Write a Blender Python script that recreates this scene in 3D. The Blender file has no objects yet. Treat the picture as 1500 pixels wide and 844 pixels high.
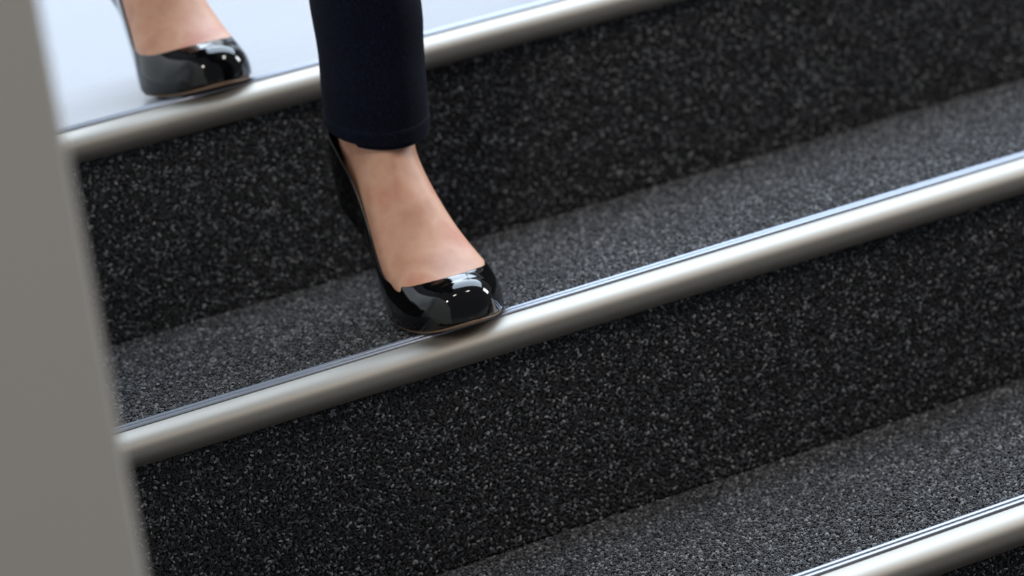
import bpy, bmesh, math, random
import numpy as np
from mathutils import Vector, Matrix, noise
C = bpy.context.scene
COL = C.collection
random.seed(4); RNG = np.random.default_rng(7)

# ------------------------------------------------------------------ camera
TR, RI = 0.28, 0.17                       # tread depth, riser height
X0, X1 = -0.5, 1.25                       # stair width
pitch, roll, yaw = -0.2341, -0.187, -0.4283
cz, sz, cp, sp, cr, sr = math.cos(yaw), math.sin(yaw), math.cos(pitch), math.sin(pitch), math.cos(roll), math.sin(roll)
fwd = Vector((-sz*cp, cz*cp, sp)); rt = Vector((cz, sz, 0)); up = rt.cross(fwd)
r2 = cr*rt + sr*up; u2 = -sr*rt + cr*up
cam = bpy.data.cameras.new('camera'); camo = bpy.data.objects.new('camera', cam); COL.objects.link(camo)
M3 = Matrix((r2, u2, -fwd)).transposed()
camo.matrix_world = Matrix.Translation((-1.0051, -2.0579, 0.8075)) @ M3.to_4x4()
cam.sensor_width = 36; cam.lens = 5232/1500*36
cam.dof.use_dof = True; cam.dof.focus_distance = 2.56; cam.dof.aperture_fstop = 5.0
cam.clip_start = 0.05
C.camera = camo

# ------------------------------------------------------------------ world, lights, exposure
w = bpy.data.worlds.new('world'); C.world = w; w.use_nodes = True
bg = w.node_tree.nodes['Background']; bg.inputs[0].default_value = (0.80, 0.84, 0.92, 1); bg.inputs[1].default_value = 0.17
C.view_settings.view_transform = 'Standard'; C.view_settings.look = 'None'
C.view_settings.exposure = 0.0; C.view_settings.gamma = 1; C.view_settings.use_curve_mapping = False

def area(name, loc, target, sx, sy, power, col):
    l = bpy.data.lights.new(name, 'AREA'); l.shape = 'RECTANGLE'; l.size = sx; l.size_y = sy; l.energy = power; l.color = col
    o = bpy.data.objects.new(name, l); COL.objects.link(o); o.location = loc
    o.rotation_euler = (Vector(target)-Vector(loc)).to_track_quat('-Z', 'Y').to_euler()
    return o
area('window_light_back', (0.9, 4.6, 1.9), (0.5, 0.4, 0.9), 2.8, 2.4, 36, (0.80, 0.89, 1.0))
area('skylight', (2.3, 2.95, 3.3), (2.3, 2.95, 0), 4.6, 4.4, 430, (0.70, 0.84, 1.0))
area('window_light_right', (3.4, 0.3, 1.5), (0.1, 0.35, 0.3), .8, 1.0, 58, (0.97, 0.98, 1.0))
for q, (lx, ly, pw) in enumerate(((-1.2, -1.7, 22), (0.3, -1.0, 7.5), (1.5, -.9, 7.5))):  # unseen warm fill lamps, added to lift wall, nosing fronts and skin
    area('front_fill_light', (lx, ly, 3.1), (lx*.5+.1, ly+.9, 0), .3, .3, pw, (1.0, 0.92, 0.82))

# ------------------------------------------------------------------ helpers
def mat(name, col, rough=.5, metal=0, **kw):
    m = bpy.data.materials.new(name); m.use_nodes = True
    b = m.node_tree.nodes['Principled BSDF']
    b.inputs['Base Color'].default_value = (*col, 1); b.inputs['Roughness'].default_value = rough; b.inputs['Metallic'].default_value = metal
    for k, v in kw.items(): b.inputs[k.replace('_', ' ')].default_value = v
    return m
def N(m, t, **kw):
    n = m.node_tree.nodes.new(t)
    for k, v in kw.items(): setattr(n, k, v)
    return n
def LK(m, a, b): m.node_tree.links.new(a, b)
def BS(m): return m.node_tree.nodes['Principled BSDF']
def ramp(m, stops):
    n = N(m, 'ShaderNodeValToRGB'); e = n.color_ramp.elements
    while len(e) < len(stops): e.new(0.5)
    for i, (p, c) in enumerate(stops): e[i].position = p; e[i].color = (*c, 1)
    return n
def noise_bump(m, scale, strength, dist=.001, stretch=(1, 1, 1), detail=4):
    tc = N(m, 'ShaderNodeTexCoord'); mp = N(m, 'ShaderNodeMapping'); mp.inputs['Scale'].default_value = stretch
    nz = N(m, 'ShaderNodeTexNoise'); nz.inputs['Scale'].default_value = scale; nz.inputs['Detail'].default_value = detail
    bp = N(m, 'ShaderNodeBump'); bp.inputs['Strength'].default_value = strength; bp.inputs['Distance'].default_value = dist
    LK(m, tc.outputs['Object'], mp.inputs[0]); LK(m, mp.outputs[0], nz.inputs['Vector']); LK(m, nz.outputs[0], bp.inputs['Height'])
    LK(m, bp.outputs[0], BS(m).inputs['Normal']); return nz
def link(name, me, m=None, parent=None, smooth=True):
    o = bpy.data.objects.new(name, me); COL.objects.link(o)
    if m: me.materials.append(m)
    if smooth:
        for p in me.polygons: p.use_smooth = True
    if parent: o.parent = parent
    return o
def from_bm(name, bm, m=None, parent=None, smooth=True):
    bmesh.ops.recalc_face_normals(bm, faces=bm.faces)
    me = bpy.data.meshes.new(name); bm.to_mesh(me); bm.free(); return link(name, me, m, parent, smooth)
def tag(o, label=None, cat=None, group=None, kind=None):
    if label: o['label'] = label
    if cat: o['category'] = cat
    if group: o['group'] = group
    if kind: o['kind'] = kind
    return o
def box(bm, a, b):
    vs = [bm.verts.new((x, y, z)) for x in (a[0], b[0]) for y in (a[1], b[1]) for z in (a[2], b[2])]
    for f in ((0, 1, 3, 2), (4, 6, 7, 5), (0, 4, 5, 1), (2, 3, 7, 6), (0, 2, 6, 4), (1, 5, 7, 3)): bm.faces.new([vs[i] for i in f])
def loft(bm, rings, cap=True, closed=True):
    R = [[bm.verts.new(p) for p in r] for r in rings]; n = len(R[0])
    for a, b in zip(R, R[1:]):
        for i in range(n if closed else n-1): bm.faces.new((a[i], a[(i+1) % n], b[(i+1) % n], b[i]))
    if cap: bm.faces.new(R[0][::-1]); bm.faces.new(R[-1])
    return R
def cr_interp(keys, ts):
    """smooth (Catmull-Rom) interpolation of rows `keys` at parameters ts in [0, len-1]"""
    K = np.array(keys, float); out = []
    for t in ts:
        i = min(int(t), len(K)-2); f = t-i
        p0, p1, p2, p3 = K[max(i-1, 0)], K[i], K[i+1], K[min(i+2, len(K)-1)]
        out.append(.5*((2*p1)+(-p0+p2)*f+(2*p0-5*p1+4*p2-p3)*f*f+(-p0+3*p1-3*p2+p3)*f**3))
    return np.array(out)
def sstep(a, b, x):
    t = min(max((x-a)/(b-a), 0), 1); return t*t*(3-2*t)
def ytab(tab):
    ys = np.array([t[0] for t in tab]); vs = np.array([t[1] for t in tab])
    d = np.gradient(vs, ys)
    def f(y):
        y = min(max(y, ys[0]), ys[-1]); i = min(int(np.searchsorted(ys, y, 'right'))-1, len(ys)-2); i = max(i, 0)
        h = ys[i+1]-ys[i]; t = (y-ys[i])/h
        return float((2*t**3-3*t*t+1)*vs[i]+(t**3-2*t*t+t)*h*d[i]+(-2*t**3+3*t*t)*vs[i+1]+(t**3-t*t)*h*d[i+1])
    return f

# ------------------------------------------------------------------ materials
m_base = mat('carpet_backing', (.012, .012, .014), .95)
m_tuft = mat('carpet_yarn', (.05, .05, .055), .8)
at = N(m_tuft, 'ShaderNodeAttribute', attribute_type='INSTANCER', attribute_name='shade')
rp = ramp(m_tuft, [(0, (.008, .0085, .010)), (.35, (.022, .0235, .029)), (.68, (.12, .126, .142)), (1, (.38, .385, .40))])
LK(m_tuft, at.outputs['Fac'], rp.inputs[0]); LK(m_tuft, rp.outputs[0], BS(m_tuft).inputs['Base Color'])
BS(m_tuft).inputs['Sheen Weight'].default_value = .6; BS(m_tuft).inputs['Sheen Roughness'].default_value = .4
BS(m_tuft).inputs['Specular IOR Level'].default_value = .3

m_alu = mat('brushed_aluminium', (.42, .388, .345), .58, 1.0, Anisotropic=.2)
nz = noise_bump(m_alu, 60, .12, .0003, (.15, 40, 40))
m_ridge = mat('ridged_aluminium', (.36, .39, .46), .42, 1.0)
m_floor = mat('pale_vinyl', (.29, .31, .35), .27)
noise_bump(m_floor, 60, .6, .0015, (1, 1.8, 1), 3)
m_wall = mat('grey_painted_wall', (.66, .635, .585), .6)
noise_bump(m_wall, 90, .05, .0005)
m_frame = mat('white_window_frame', (.8, .8, .8), .4)
m_patent = mat('black_patent_leather', (.003, .003, .0035), .06, Coat_Weight=0.0)
m_lining = mat('black_shoe_lining', (.012, .011, .011), .55)
m_sole = mat('tan_leather_sole', (.22, .14, .09), .5)
m_heel = mat('black_heel', (.006, .006, .007), .12, Coat_Weight=1.0)
m_denim = mat('navy_denim', (.006, .009, .022), .85, Specular_IOR_Level=.15)
m_denim2 = mat('navy_denim_hem', (.008, .012, .028), .85, Specular_IOR_Level=.15)
m_thread = mat('navy_thread', (.03, .04, .07), .7)
for m in (m_denim, m_denim2):
    tc = N(m, 'ShaderNodeTexCoord'); mp = N(m, 'ShaderNodeMapping'); mp.inputs['Scale'].default_value = (1, 1, .35)
    n1 = N(m, 'ShaderNodeTexNoise'); n1.inputs['Scale'].default_value = 900; n1.inputs['Detail'].default_value = 2
    r1 = ramp(m, [(.35, (.0022, .003, .007)), (.62, (.0045, .0075, .019)), (.8, (.014, .022, .05))])
    bp = N(m, 'ShaderNodeBump'); bp.inputs['Strength'].default_value = .4; bp.inputs['Distance'].default_value = .0005
    LK(m, tc.outputs['Object'], mp.inputs[0]); LK(m, mp.outputs[0], n1.inputs['Vector']); LK(m, n1.outputs[0], r1.inputs[0])
    LK(m, r1.outputs[0], BS(m).inputs['Base Color']); LK(m, n1.outputs[0], bp.inputs['Height']); LK(m, bp.outputs[0], BS(m).inputs['Normal'])
m_skin = mat('skin', (.62, .34, .23), .5, Subsurface_Weight=.10, Subsurface_Scale=.012)
BS(m_skin).inputs['Subsurface Radius'].default_value = (1, .35, .2)
tc = N(m_skin, 'ShaderNodeTexCoord'); n1 = N(m_skin, 'ShaderNodeTexNoise'); n1.inputs['Scale'].default_value = 28; n1.inputs['Detail'].default_value = 5
r1 = ramp(m_skin, [(.3, (.54, .26, .165)), (.5, (.68, .375, .25)), (.72, (.58, .23, .145))])
n2 = N(m_skin, 'ShaderNodeTexNoise'); n2.inputs['Scale'].default_value = 700
bp = N(m_skin, 'ShaderNodeBump'); bp.inputs['Strength'].default_value = .18; bp.inputs['Distance'].default_value = .0004
LK(m_skin, tc.outputs['Object'], n1.inputs['Vector']); LK(m_skin, n1.outputs[0], r1.inputs[0]); LK(m_skin, r1.outputs[0], BS(m_skin).inputs['Base Color'])
LK(m_skin, tc.outputs['Object'], n2.inputs['Vector']); LK(m_skin, n2.outputs[0], bp.inputs['Height']); LK(m_skin, bp.outputs[0], BS(m_skin).inputs['Normal'])

# ------------------------------------------------------------------ carpet pile (a looped pile: one curl of yarn instanced on every tuft point)
ng = bpy.data.node_groups.new('loop_pile', 'GeometryNodeTree')
ng.interface.new_socket('Geometry', in_out='INPUT', socket_type='NodeSocketGeometry')
ng.interface.new_socket('Geometry', in_out='OUTPUT', socket_type='NodeSocketGeometry')
gi = ng.nodes.new('NodeGroupInput'); go = ng.nodes.new('NodeGroupOutput')
arc = ng.nodes.new('GeometryNodeCurveArc'); arc.inputs['Resolution'].default_value = 7
arc.inputs['Radius'].default_value = .00086; arc.inputs['Start Angle'].default_value = math.radians(-35); arc.inputs['Sweep Angle'].default_value = math.radians(250)
circ = ng.nodes.new('GeometryNodeCurvePrimitiveCircle'); circ.inputs['Resolution'].default_value = 6; circ.inputs['Radius'].default_value = .00074
c2m = ng.nodes.new('GeometryNodeCurveToMesh')
tf = ng.nodes.new('GeometryNodeTransform'); tf.inputs['Rotation'].default_value = (math.pi/2, 0, 0)
sm = ng.nodes.new('GeometryNodeSetMaterial'); sm.inputs['Material'].default_value = m_tuft
ss = ng.nodes.new('GeometryNodeSetShadeSmooth')
iop = ng.nodes.new('GeometryNodeInstanceOnPoints')
ra = ng.nodes.new('GeometryNodeInputNamedAttribute'); ra.data_type = 'FLOAT_VECTOR'; ra.inputs[0].default_value = 'turn'
sa = ng.nodes.new('GeometryNodeInputNamedAttribute'); sa.data_type = 'FLOAT_VECTOR'; sa.inputs[0].default_value = 'size'
e2r = ng.nodes.new('FunctionNodeEulerToRotation')
L = ng.links.new
L(arc.outputs['Curve'], c2m.inputs['Curve']); L(circ.outputs['Curve'], c2m.inputs['Profile Curve']); L(c2m.outputs[0], tf.inputs[0])
L(tf.outputs[0], ss.inputs[0]); L(ss.outputs[0], sm.inputs[0]); L(sm.outputs[0], iop.inputs['Instance']); L(gi.outputs[0], iop.inputs['Points'])
L(ra.outputs[0], e2r.inputs[0]); L(e2r.outputs[0], iop.inputs['Rotation']); L(sa.outputs[0], iop.inputs['Scale']); L(iop.outputs[0], go.inputs[0])

def tuft_grid(u0, u1, v0, v1, pitch=.0026):
    nu, nv = int((u1-u0)/pitch), int((v1-v0)/(pitch*.92))
    U, V = np.meshgrid(np.arange(nu)*pitch+u0, np.arange(nv)*pitch*.92+v0)
    U = U+(np.arange(nv) % 2)[:, None]*pitch*.5
    U = U+RNG.normal(0, pitch*.22, U.shape); V = V+RNG.normal(0, pitch*.22, V.shape)
    return U.ravel(), V.ravel()
def pile(parent, k, xa, xb):
    pts, eul = [], []
    # tread: from behind the nosing to the next riser
    if k < 2:
        U, V = tuft_grid(xa, xb, k*TR+.0405, (k+1)*TR+.010)
        z = k*RI-.0028+RNG.normal(0, .00035, U.size)
        pts.append(np.stack([U, V, z], 1))
        eul.append(np.stack([RNG.normal(0, .4, U.size), RNG.normal(0, .4, U.size), RNG.uniform(0, 6.28, U.size)], 1))
    # riser below this step's nosing
    U, V = tuft_grid(xa, xb, (k-1)*RI-.001, k*RI-.012)
    y = k*TR+.0135+RNG.normal(0, .00035, U.size)
    pts.append(np.stack([U, y, V], 1))
    from mathutils import Euler
    e = []
    base = Matrix.Rotation(math.pi/2, 3, 'X')
    tab = [tuple((base @ Euler((random.gauss(0, .45), random.gauss(0, .45), random.uniform(0, 6.28))).to_matrix()).to_euler()) for _ in range(997)]
    idx = RNG.integers(0, 997, U.size); eul.append(np.array(tab)[idx])
    P = np.concatenate(pts); E_ = np.concatenate(eul); n = len(P)
    me = bpy.data.meshes.new('carpet_pile'); me.vertices.add(n); me.vertices.foreach_set('co', P.astype(np.float32).ravel())
    a = me.attributes.new('turn', 'FLOAT_VECTOR', 'POINT'); a.data.foreach_set('vector', E_.astype(np.float32).ravel())
    s = RNG.uniform(.8, 1.2, n); S = np.stack([s, s, s*RNG.uniform(.85, 1.2, n)], 1)
    a = me.attributes.new('size', 'FLOAT_VECTOR', 'POINT'); a.data.foreach_set('vector', S.astype(np.float32).ravel())
    a = me.attributes.new('shade', 'FLOAT', 'POINT'); a.data.foreach_set('value', np.clip(RNG.beta(.85, 1.6, n), 0, 1).astype(np.float32))
    o = bpy.data.objects.new('carpet_pile', me); COL.objects.link(o); o.parent = parent
    md = o.modifiers.new('pile', 'NODES'); md.node_group = ng
    tag(o, 'charcoal looped carpet pile', kind='stuff')

# ------------------------------------------------------------------ stairs, landing, wall
FLOORZ = -2*RI-.02
for k in range(-1, 3):
    bm = bmesh.new()
    y1 = (k+1)*TR+.014 if k < 2 else TR*2+.05
    box(bm, (X0, k*TR+.0145, FLOORZ), (X1, y1, k*RI-.0045))
    o = from_bm('stair_step', bm, m_base, smooth=False); tag(o, kind='structure')
    o['label'] = {-1: 'carpeted step below the frame', 0: 'lowest visible charcoal carpeted step', 1: 'middle charcoal carpeted step under the front shoe', 2: 'top carpeted riser below the pale landing'}[k]
    if k >= 0: pile(o, k, -.48 if k else -.42, {0: .62, 1: .95, 2: 1.1}[k])
bm = bmesh.new(); box(bm, (-1.6, TR*2+.036, 2*RI-.15), (3.2, 5.0, 2*RI-.0012))
tag(from_bm('floor', bm, m_floor, smooth=False), kind='structure')
bm = bmesh.new(); box(bm, (-2.5, -4, FLOORZ-.05), (3.2, 5.0, FLOORZ))
tag(from_bm('floor_lower', bm, mat('grey_lower_floor', (.30, .29, .27), .6), smooth=False), kind='structure')
# low wall beside the stair, close to the lens
bm = bmesh.new()
xe = lambda z: -.5265+(z-.34)*.03
prof = [(-.8, FLOORZ), (xe(FLOORZ), FLOORZ), (xe(1.25), 1.25), (-.8, 1.25)]
loft(bm, [[(x, y, z) for x, z in prof] for y in (-.56, 1.9)])
o = from_bm('wall_left', bm, m_wall, smooth=False); tag(o, kind='structure')
bv = o.modifiers.new('b', 'BEVEL'); bv.width = .004; bv.segments = 3
# back wall with a big window the daylight comes through
bm = bmesh.new()
for a, b in (((-1.6, 4.75, .34), (-.7, 4.9, 3.6)), ((3.1, 4.75, .34), (3.2, 4.9, 3.6)), ((-.7, 4.75, .34), (3.1, 4.9, .5)), ((-.7, 4.75, 3.4), (3.1, 4.9, 3.6))): box(bm, a, b)
tag(from_bm('wall_back', bm, mat('white_wall', (.75, .75, .74), .7), smooth=False), kind='structure')
bm = bmesh.new()
for i in range(4):
    x = -.7+i*3.75/3; box(bm, (x, 4.50, .5), (x+.05, 4.56, 3.4))
for z in (.5, 1.5, 3.35): box(bm, (-.7, 4.502, z), (3.1, 4.558, z+.05))
tag(from_bm('window_1', bm, m_frame, smooth=False), kind='structure')

# ------------------------------------------------------------------ stair nosings
def nosing(k, label):
    root = bpy.data.objects.new('stair_nosing', None); COL.objects.link(root); root.location = (X0, k*TR, k*RI)
    tag(root, label, 'stair nosing', 'aluminium nosings along the step edges')
    # rounded front: from the flat strip forward, down and under
    pr = [(.0395, -.0045), (.0395, -.0012), (.0222, -.0006)]
    for i in range(19):
        a = math.radians(90-i*130/18)
        pr.append((.0205-.0205*max(math.cos(a), 0)**.9, -.0125+.0119*math.sin(a)) if a > 0 else (.0205-.0205*math.cos(a), -.0125+.0165*math.sin(a)))
    pr += [(.0075, -.0242), (.0138, -.0235), (.0138, -.0045)]
    bm = bmesh.new(); nx = 2
    loft(bm, [[(x, y, z) for y, z in pr] for x in (0, X1-X0)])
    o = from_bm('bullnose', bm, m_alu, root)
    md = o.modifiers.new('es', 'EDGE_SPLIT'); md.split_angle = math.radians(40)
    for j in range(2):          # two raised ridges on the tread face
        yb = .0236+j*.0078
        bm = bmesh.new()
        rp_ = [(yb, -.0012), (yb+.0004, .0009), (yb+.0014, .0015), (yb+.0048, .0015), (yb+.0058, .0009), (yb+.0062, -.0012)]
        loft(bm, [[(x, y, z) for y, z in rp_] for x in (.001, X1-X0-.001)])
        from_bm('ridge', bm, m_ridge, root)
    return root
nosing(-1, 'metal nosing of the step below the bottom edge of the picture')
nosing(0, 'ridged aluminium nosing at the bottom right corner, lowest in view')
nosing(1, 'ridged aluminium nosing running under the front black shoe')
nosing(2, 'aluminium nosing edging the pale landing under the rear shoe')

# ------------------------------------------------------------------ the woman
person = bpy.data.objects.new('person', None); COL.objects.link(person)
person.location = (0, .5, .17)
tag(person, 'woman in slim navy jeans and black patent high heels, walking down the carpeted stairs', 'person')
PI_ = Matrix.Translation(-person.location)

# foot-local tables: y = 0 at the ball, -y towards the toes, z = 0 on the tread; x>0 is the outer side (before mirroring)
zs = ytab([(-.0720, .0075), (-.062, .0055), (-.045, .0035), (-.02, .003), (0, .003), (.018, .007), (.036, .020), (.056, .040), (.078, .059), (.1, .071), (.118, .076), (.134, .079)])
ws = ytab([(-.0720, .004), (-.0705, .0110), (-.067, .0180), (-.060, .0260), (-.050, .0325), (-.035, .0385), (-.015, .0420), (.003, .0415), (.025, .037), (.05, .0315), (.075, .0285), (.095, .0290), (.11, .0280), (.121, .0240), (.128, .0180), (.132, .010), (.134, .003)])
Hs = ytab([(-.0720, .0050), (-.0705, .0125), (-.067, .0200), (-.060, .0275), (-.050, .0315), (-.035, .0358), (-.015, .0445), (.003, .055), (.025, .075), (.05, .095), (.075, .12), (.095, .14), (.134, .16)])
wallh = ytab([(-.044, .031), (-.02, .031), (0, .032), (.025, .034), (.05, .038), (.075, .048), (.1, .060), (.12, .067), (.134, .067)])
yth = -.042
def amax(y):
    full = math.pi/2
    side = math.asin(min(.999, (wallh(max(y, -.044))/Hs(y))**1.15))
    if y <= yth: return full
    t = min((y-yth)/.024, 1)
    return full+(side-full)*(1-(1-t)**2.5)**.5 if t < 1 else side
def cx(y):      # the last curves a little towards the big toe
    return -.007*sstep(-.0, -.072, y)+.002*sstep(.02, .06, y)
def surf(y, a, off=0.):
    ww, H = ws(y)+off, Hs(y)+off
    p = 0.8
    x = ww*(max(math.cos(a), 0))**p; z = H*math.sin(a)**.9
    # bulge over the welt
    bul = .0020*math.sin(min(a*2.2, math.pi))
    lean = 0
    back = sstep(.10, .134, y)
    yy = y+back*(.006*math.sin(math.pi*min(z/.056, 1.1))-.004*z/.056)
    return x+bul*(1-back), yy, zs(y)+z
def shoe(place, mirror, label):
    """place: matrix foot-local -> world"""
    Mx = PI_ @ place @ Matrix.Diagonal((mirror, 1, 1, 1))
    def wv(bm):
        bm.transform(Mx)
        if mirror < 0: bmesh.ops.reverse_faces(bm, faces=bm.faces)
    NY, NA = 84, 18
    t = np.linspace(0, 1, NY); yy = -.0720+(.206)*(.5-.5*np.cos(np.pi*t))*.6+.206*t*.4
    yy = np.unique(np.round(np.concatenate([yy, np.linspace(-.0425, -.018, 30)]), 5))
    # upper
    bm = bmesh.new(); rows = []
    for y in yy:
        am = amax(y); row = []
        for j in range(-NA, NA+1):
            s = -1 if j < 0 else 1
            a = am*(1-abs(j)/NA)          # centre index = top, ends = sole edge
            if j == 0 and False: pass
            x, y2, z = surf(y, a)
            row.append((s, x, y2, z))
        rows.append((am, row, y))
    L_, R_ = [], []
    for am, row, y in rows:
        # two strips (left / right), each from the sole edge to the top line
        L_.append([bm.verts.new((cx(y)-row[NA-j][1], row[NA-j][2], row[NA-j][3])) for j in range(NA, -1, -1)])
        R_.append([bm.verts.new((cx(y)+row[NA+j][1], row[NA+j][2], row[NA+j][3])) for j in range(NA, -1, -1)])
    for S in (L_, R_):
        for a, b in zip(S, S[1:]):
            for i in range(NA): bm.faces.new((a[i], a[i+1], b[i+1], b[i]))
    bmesh.ops.remove_doubles(bm, verts=bm.verts, dist=.00025)
    # close tip and back between left and right
    ed = [e for e in bm.edges if e.is_boundary]
    tips = [(a, b) for a, b in zip(L_[0], R_[0])]
    for (a, b), (c, d) in zip(tips, tips[1:]):
        vs = [v for v in (a, b, d, c) if v.is_valid]; vs = list(dict.fromkeys(vs))
        if len(vs) >= 3:
            try: bm.faces.new(vs)
            except Exception: pass
    bk = [(a, b) for a, b in zip(L_[-1], R_[-1]) if a.is_valid and b.is_valid]
    for (a, b), (c, d) in zip(bk, bk[1:]):
        try: bm.faces.new((a, b, d, c))
        except Exception: pass
    bmesh.ops.recalc_face_normals(bm, faces=bm.faces)
    wv(bm)
    root = from_bm('shoe', bm, m_patent, person); root['label'] = label
    so = root.modifiers.new('thick', 'SOLIDIFY'); so.thickness = .0016; so.offset = -1; so.use_rim = True
    root.data.materials.append(m_lining); so.material_offset = 1; so.material_offset_rim = 0
    sb = root.modifiers.new('sub', 'SUBSURF'); sb.levels = 1; sb.render_levels = 1
    # insole + outsole
    for nm, dz0, dz1, dw, m in (('outsole', -.0030, -.0001, -.0030, m_sole), ('insole', .0002, .0022, -.0022, m_lining)):
        bm = bmesh.new(); rings = []
        for y in yy:
            wd = max(ws(y)+dw+(.0008 if nm == 'outsole' else 0), .001); z = zs(y)
            if nm == 'outsole': wd *= 1-.0*y
            ring = []
            for kx in np.linspace(-1, 1, 9): ring.append((cx(y)+wd*kx, y, z+dz0+(.0008 if abs(kx) == 1 else 0)))
            for kx in np.linspace(1, -1, 9): ring.append((cx(y)+wd*kx, y, z+dz1-(.0004 if abs(kx) == 1 else 0)))
            rings.append(ring)
        loft(bm, rings); wv(bm); from_bm(nm, bm, m, root)
    # stiletto heel
    bm = bmesh.new(); rings = []
    for f in np.linspace(0, 1, 16):
        g = (1-f)**2.2
        rx = .0050+.0185*g; ry0 = .0050+.0190*g
        cyy = .1165-.006*(1-f)-.0015*f
        ztop = .0735
        ring = []
        for i in range(24):
            a = 2*math.pi*i/24; x = rx*math.cos(a); y = cyy+ry0*math.sin(a)+.004*g
            zt = zs(min(y, .133))-.0026
            z = zt*(1-f)+.0035*f if f < 1 else .0035
            ring.append((x, y, z))
        rings.append(ring)
    loft(bm, rings); wv(bm); h = from_bm('heel', bm, m_heel, root)
    bm = bmesh.new()
    loft(bm, [[(.0052*math.cos(2*math.pi*i/20), .115+.0052*math.sin(2*math.pi*i/20), z) for i in range(20)] for z in (.0002, .0036)])
    wv(bm); from_bm('heel_tip', bm, m_lining, root)
    return root

# leg sections: front point (y,z), back point (y,z), half width, x shift
foot_keys = [
 (-.0600, .0140, -.0600, .0100, .008, 0),
 (-.0540, .0230, -.0560, .0075, .020, 0),
 (-.0440, .0290, -.0440, .0070, .031, 0),
 (-.0220, .0395, -.0160, .0075, .0385, 0),
 (.0010, .0540, .0080, .0090, .0382, 0),
 (.0180, .0710, .0330, .0240, .0345, 0),
 (.0310, .0890, .0590, .0460, .0305, 0),
 (.0420, .1060, .0880, .0690, .0272, .001),
 (.0500, .1240, .1110, .0800, .0255, .003),
 (.0545, .1400, .1240, .0900, .0262, .005),
 (.0560, .1560, .1270, .1120, .0285, .0065),
 (.0550, .1740, .1240, .1400, .0300, .0075),
 (.0530, .1940, .1190, .1680, .0310, .008),
 (.0490, .2200, .1120, .2050, .0305, .008)]
def leg_path(ank, knee, hip):
    """sections above the ankle: centre, axis, front-back radius, side radius"""
    out = []
    for f, ry, rx in ((.12, .031, .031), (.3, .037, .035), (.5, .050, .045), (.68, .056, .050), (.85, .053, .050), (1, .054, .050)):
        out.append((ank.lerp(knee, f)+Vector((0, .012*math.sin(math.pi*f), 0)), ry, rx))
    for f, r in ((.15, .058), (.4, .068), (.7, .078), (.92, .084)): out.append((knee.lerp(hip, f), r, r*.95))
    return out
def body_leg(bm, place, mirror, ank, knee, hip):
    Mx = PI_ @ place @ Matrix.Diagonal((mirror, 1, 1, 1))
    K = cr_interp(foot_keys, np.linspace(0, len(foot_keys)-1, 62)); n = 36; rings = []
    for q in K:
        f, b = Vector((0, q[0], q[1])), Vector((0, q[2], q[3])); c = (f+b)/2; h = (f-b)/2
        ring = []
        for i in range(n):
            a = 2*math.pi*i/n; ca, sa = math.cos(a), math.sin(a)
            ex = .86
            x = q[4]*math.copysign(abs(ca)**ex, ca); v = math.copysign(abs(sa)**ex, sa)
            p = c+h*v; p.x = x+cx(p.y)+q[5]*mirror
            # ridge of the instep leaning to the inner side, flatter outer side
            if sa > 0: p += h.normalized()*(-.0035*sa*max(p.x, 0)/.035)
            # extensor tendons and ankle bones
            if sa > 0:
                for tx, amp in ((-.005, .0034), (.008, .0016), (-.018, .0012)):
                    spread = 1-.9*sstep(.02, .1, p.z)+.5
                    p += h.normalized()*amp*math.exp(-((p.x-tx*spread)/.0035)**2)*sstep(.045, .07, p.z)*(1-sstep(.105, .14, p.z))
            for side, zc, yc in ((-1, .160, .088), (1, .152, .094)):
                d2 = ((p.y-yc)/.013)**2+((p.z-zc)/.014)**2
                if p.x*side > 0: p.x += side*.0045*math.exp(-d2)
            ring.append(p)
        rings.append([Mx @ p for p in ring])
    top = leg_path(ank, knee, hip)
    cs = [s[0] for s in top]
    for j, (c, ry, rx) in enumerate(top):
        ax = (cs[min(j+1, len(cs)-1)]-cs[max(j-1, 0)]).normalized()
        fr = Vector((0, -1, 0)); fr = (fr-ax*fr.dot(ax)).normalized(); sd = Vector((1, 0, 0)); sd = (sd-ax*sd.dot(ax)).normalized()*mirror
        rings.append([PI_ @ (c+sd*rx*math.cos(2*math.pi*i/n)+fr*ry*math.sin(2*math.pi*i/n)) for i in range(n)])
    loft(bm, rings)

def placing(x, y, z, deg): return Matrix.Translation((x, y, z)) @ Matrix.Rotation(math.radians(deg), 4, 'Z')
PL = placing(.037, .354, 1*RI+.0015, -2.5)       # front foot on the middle step
PR = placing(-.020, .640, 2*RI+.0015, -7.0)      # rear foot on the landing
ankL = PL @ Vector((.0105, .077, .190)); ankR = PR @ Vector((.008, .082, .190))
kneeL = ankL+Vector((.002, -.095, .37)); kneeR = ankR+Vector((-.01, -.17, .335))
hipL = Vector((.065, .60, 1.10)); hipR = Vector((-.10, .61, 1.12))
bm = bmesh.new()
body_leg(bm, PL, 1, ankL, kneeL, hipL)
body_leg(bm, PR, -1, ankR, kneeR, hipR)
rings = []
for z, rx, ry in ((1.04, .10, .085), (1.10, .155, .105), (1.18, .165, .11), (1.26, .145, .10), (1.34, .125, .09)):
    rings.append([PI_ @ Vector((-.018+rx*math.cos(a), .605+ry*math.sin(a), z)) for a in np.linspace(0, 2*math.pi, 36, endpoint=False)])
loft(bm, rings)
body = from_bm('body', bm, m_skin, person)
sb = body.modifiers.new('s', 'SUBSURF'); sb.levels = 1; sb.render_levels = 1

shoe(PL, 1, 'front black patent high-heeled shoe on the middle step')
shoe(PR, -1, 'rear black patent high-heeled shoe on the landing')

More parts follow.
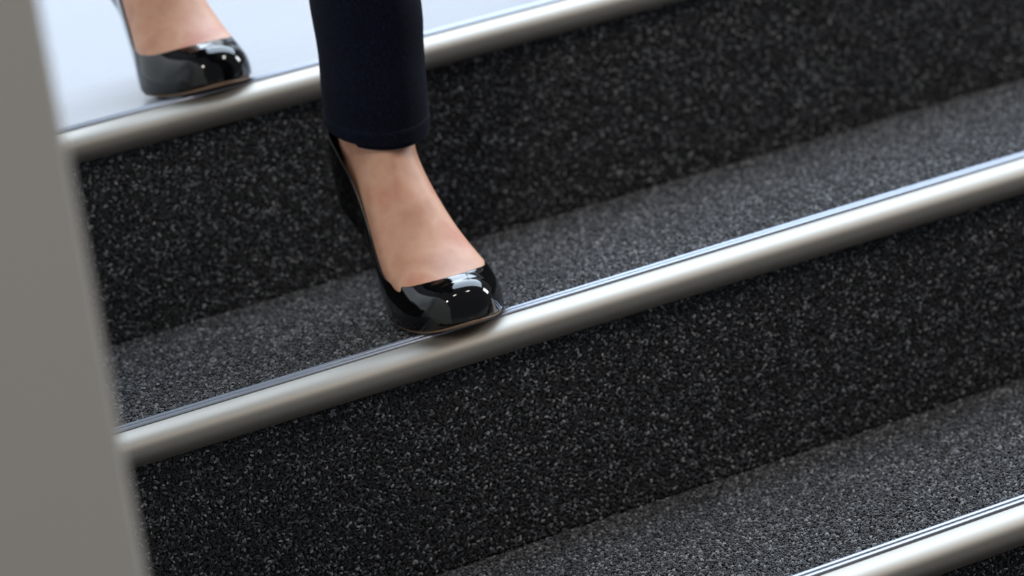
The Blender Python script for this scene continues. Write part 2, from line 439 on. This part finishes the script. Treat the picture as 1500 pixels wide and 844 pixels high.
# jeans: two legs and the seat, one garment
def jean_leg(bm, ank, knee, hip, hemz, rx0, ry0, mirror, hem=False):
    n = 48; shin = (knee-ank); L1 = shin.length; ax0 = shin.normalized()
    f0 = (hemz-ank.z)/shin.z
    keys = []
    for f, rx, ry in ((f0, rx0, ry0), (f0+.06, rx0*1.0, ry0*1.0), (.2, rx0*1.03, ry0*1.06), (.36, rx0*1.12, ry0*1.18), (.55, rx0*1.25, ry0*1.36), (.75, .058, .064), (1.0, .060, .066)):
        keys.append([*(ank.lerp(knee, f)+Vector((0, .008*math.sin(math.pi*max(f, 0)), 0))), rx, ry])
    if not hem:
        for f, r in ((.2, .068), (.5, .080), (.8, .090), (.95, .095)): keys.append([*knee.lerp(hip, f), r, r])
        Q = cr_interp(keys, np.linspace(0, len(keys)-1, 90))
    else: Q = cr_interp(keys, np.linspace(0, .75, 8))
    rings = []
    for j, q in enumerate(Q):
        c = Vector(q[:3]); a0 = Vector(Q[max(j-1, 0)][:3]); a1 = Vector(Q[min(j+1, len(Q)-1)][:3]); ax = (a1-a0).normalized()
        fr = Vector((0, -1, 0)); fr = (fr-ax*fr.dot(ax)).normalized(); sd = Vector((1, 0, 0)); sd = (sd-ax*sd.dot(ax)).normalized()
        ring = []
        for i in range(n):
            a = 2*math.pi*i/n; d = sd*math.cos(a)*q[3]+fr*math.sin(a)*q[4]
            p = c+d; nn = d.normalized()
            wr = noise.noise(Vector((p.x*9, p.y*9, p.z*16)))*.0045+noise.noise(Vector((p.x*30, p.y*30, p.z*38+5)))*.0012
            wr *= sstep(-.01, .06, (p.z-hemz))*.9+.1
            ring.append(PI_ @ (p+nn*(wr+(.0004 if hem else 0))))
        rings.append(ring)
    if hem:
        R = loft(bm, rings, cap=False)
    else: loft(bm, rings, cap=False)
    return rings
bm = bmesh.new()
HZL, HZR = .17+.141, .34+.152
rl = jean_leg(bm, ankL, kneeL, hipL, HZL, .0385, .0480, 1)
rr = jean_leg(bm, ankR, kneeR, hipR, HZR, .0385, .0480, -1)
loft(bm, [[PI_ @ Vector((-.018+rx*math.cos(a), .605+ry*math.sin(a), z)) for a in np.linspace(0, 2*math.pi, 48, endpoint=False)]
    for z, rx, ry in ((1.03, .12, .10), (1.07, .165, .12), (1.14, .178, .125), (1.20, .17, .122), (1.26, .155, .112), (1.32, .143, .104))], cap=False)
jeans = from_bm('jeans', bm, m_denim, person)
so = jeans.modifiers.new('thick', 'SOLIDIFY'); so.thickness = .0012; so.offset = -1
for ank, knee, hip, hz, mi in ((ankL, kneeL, hipL, HZL, 1), (ankR, kneeR, hipR, HZR, -1)):
    bm = bmesh.new(); jean_leg(bm, ank, knee, hip, hz-.0012, .0385, .0480, mi, hem=True)
    h = from_bm('hem', bm, m_denim2, jeans); so = h.modifiers.new('t', 'SOLIDIFY'); so.thickness = .0022; so.offset = -1
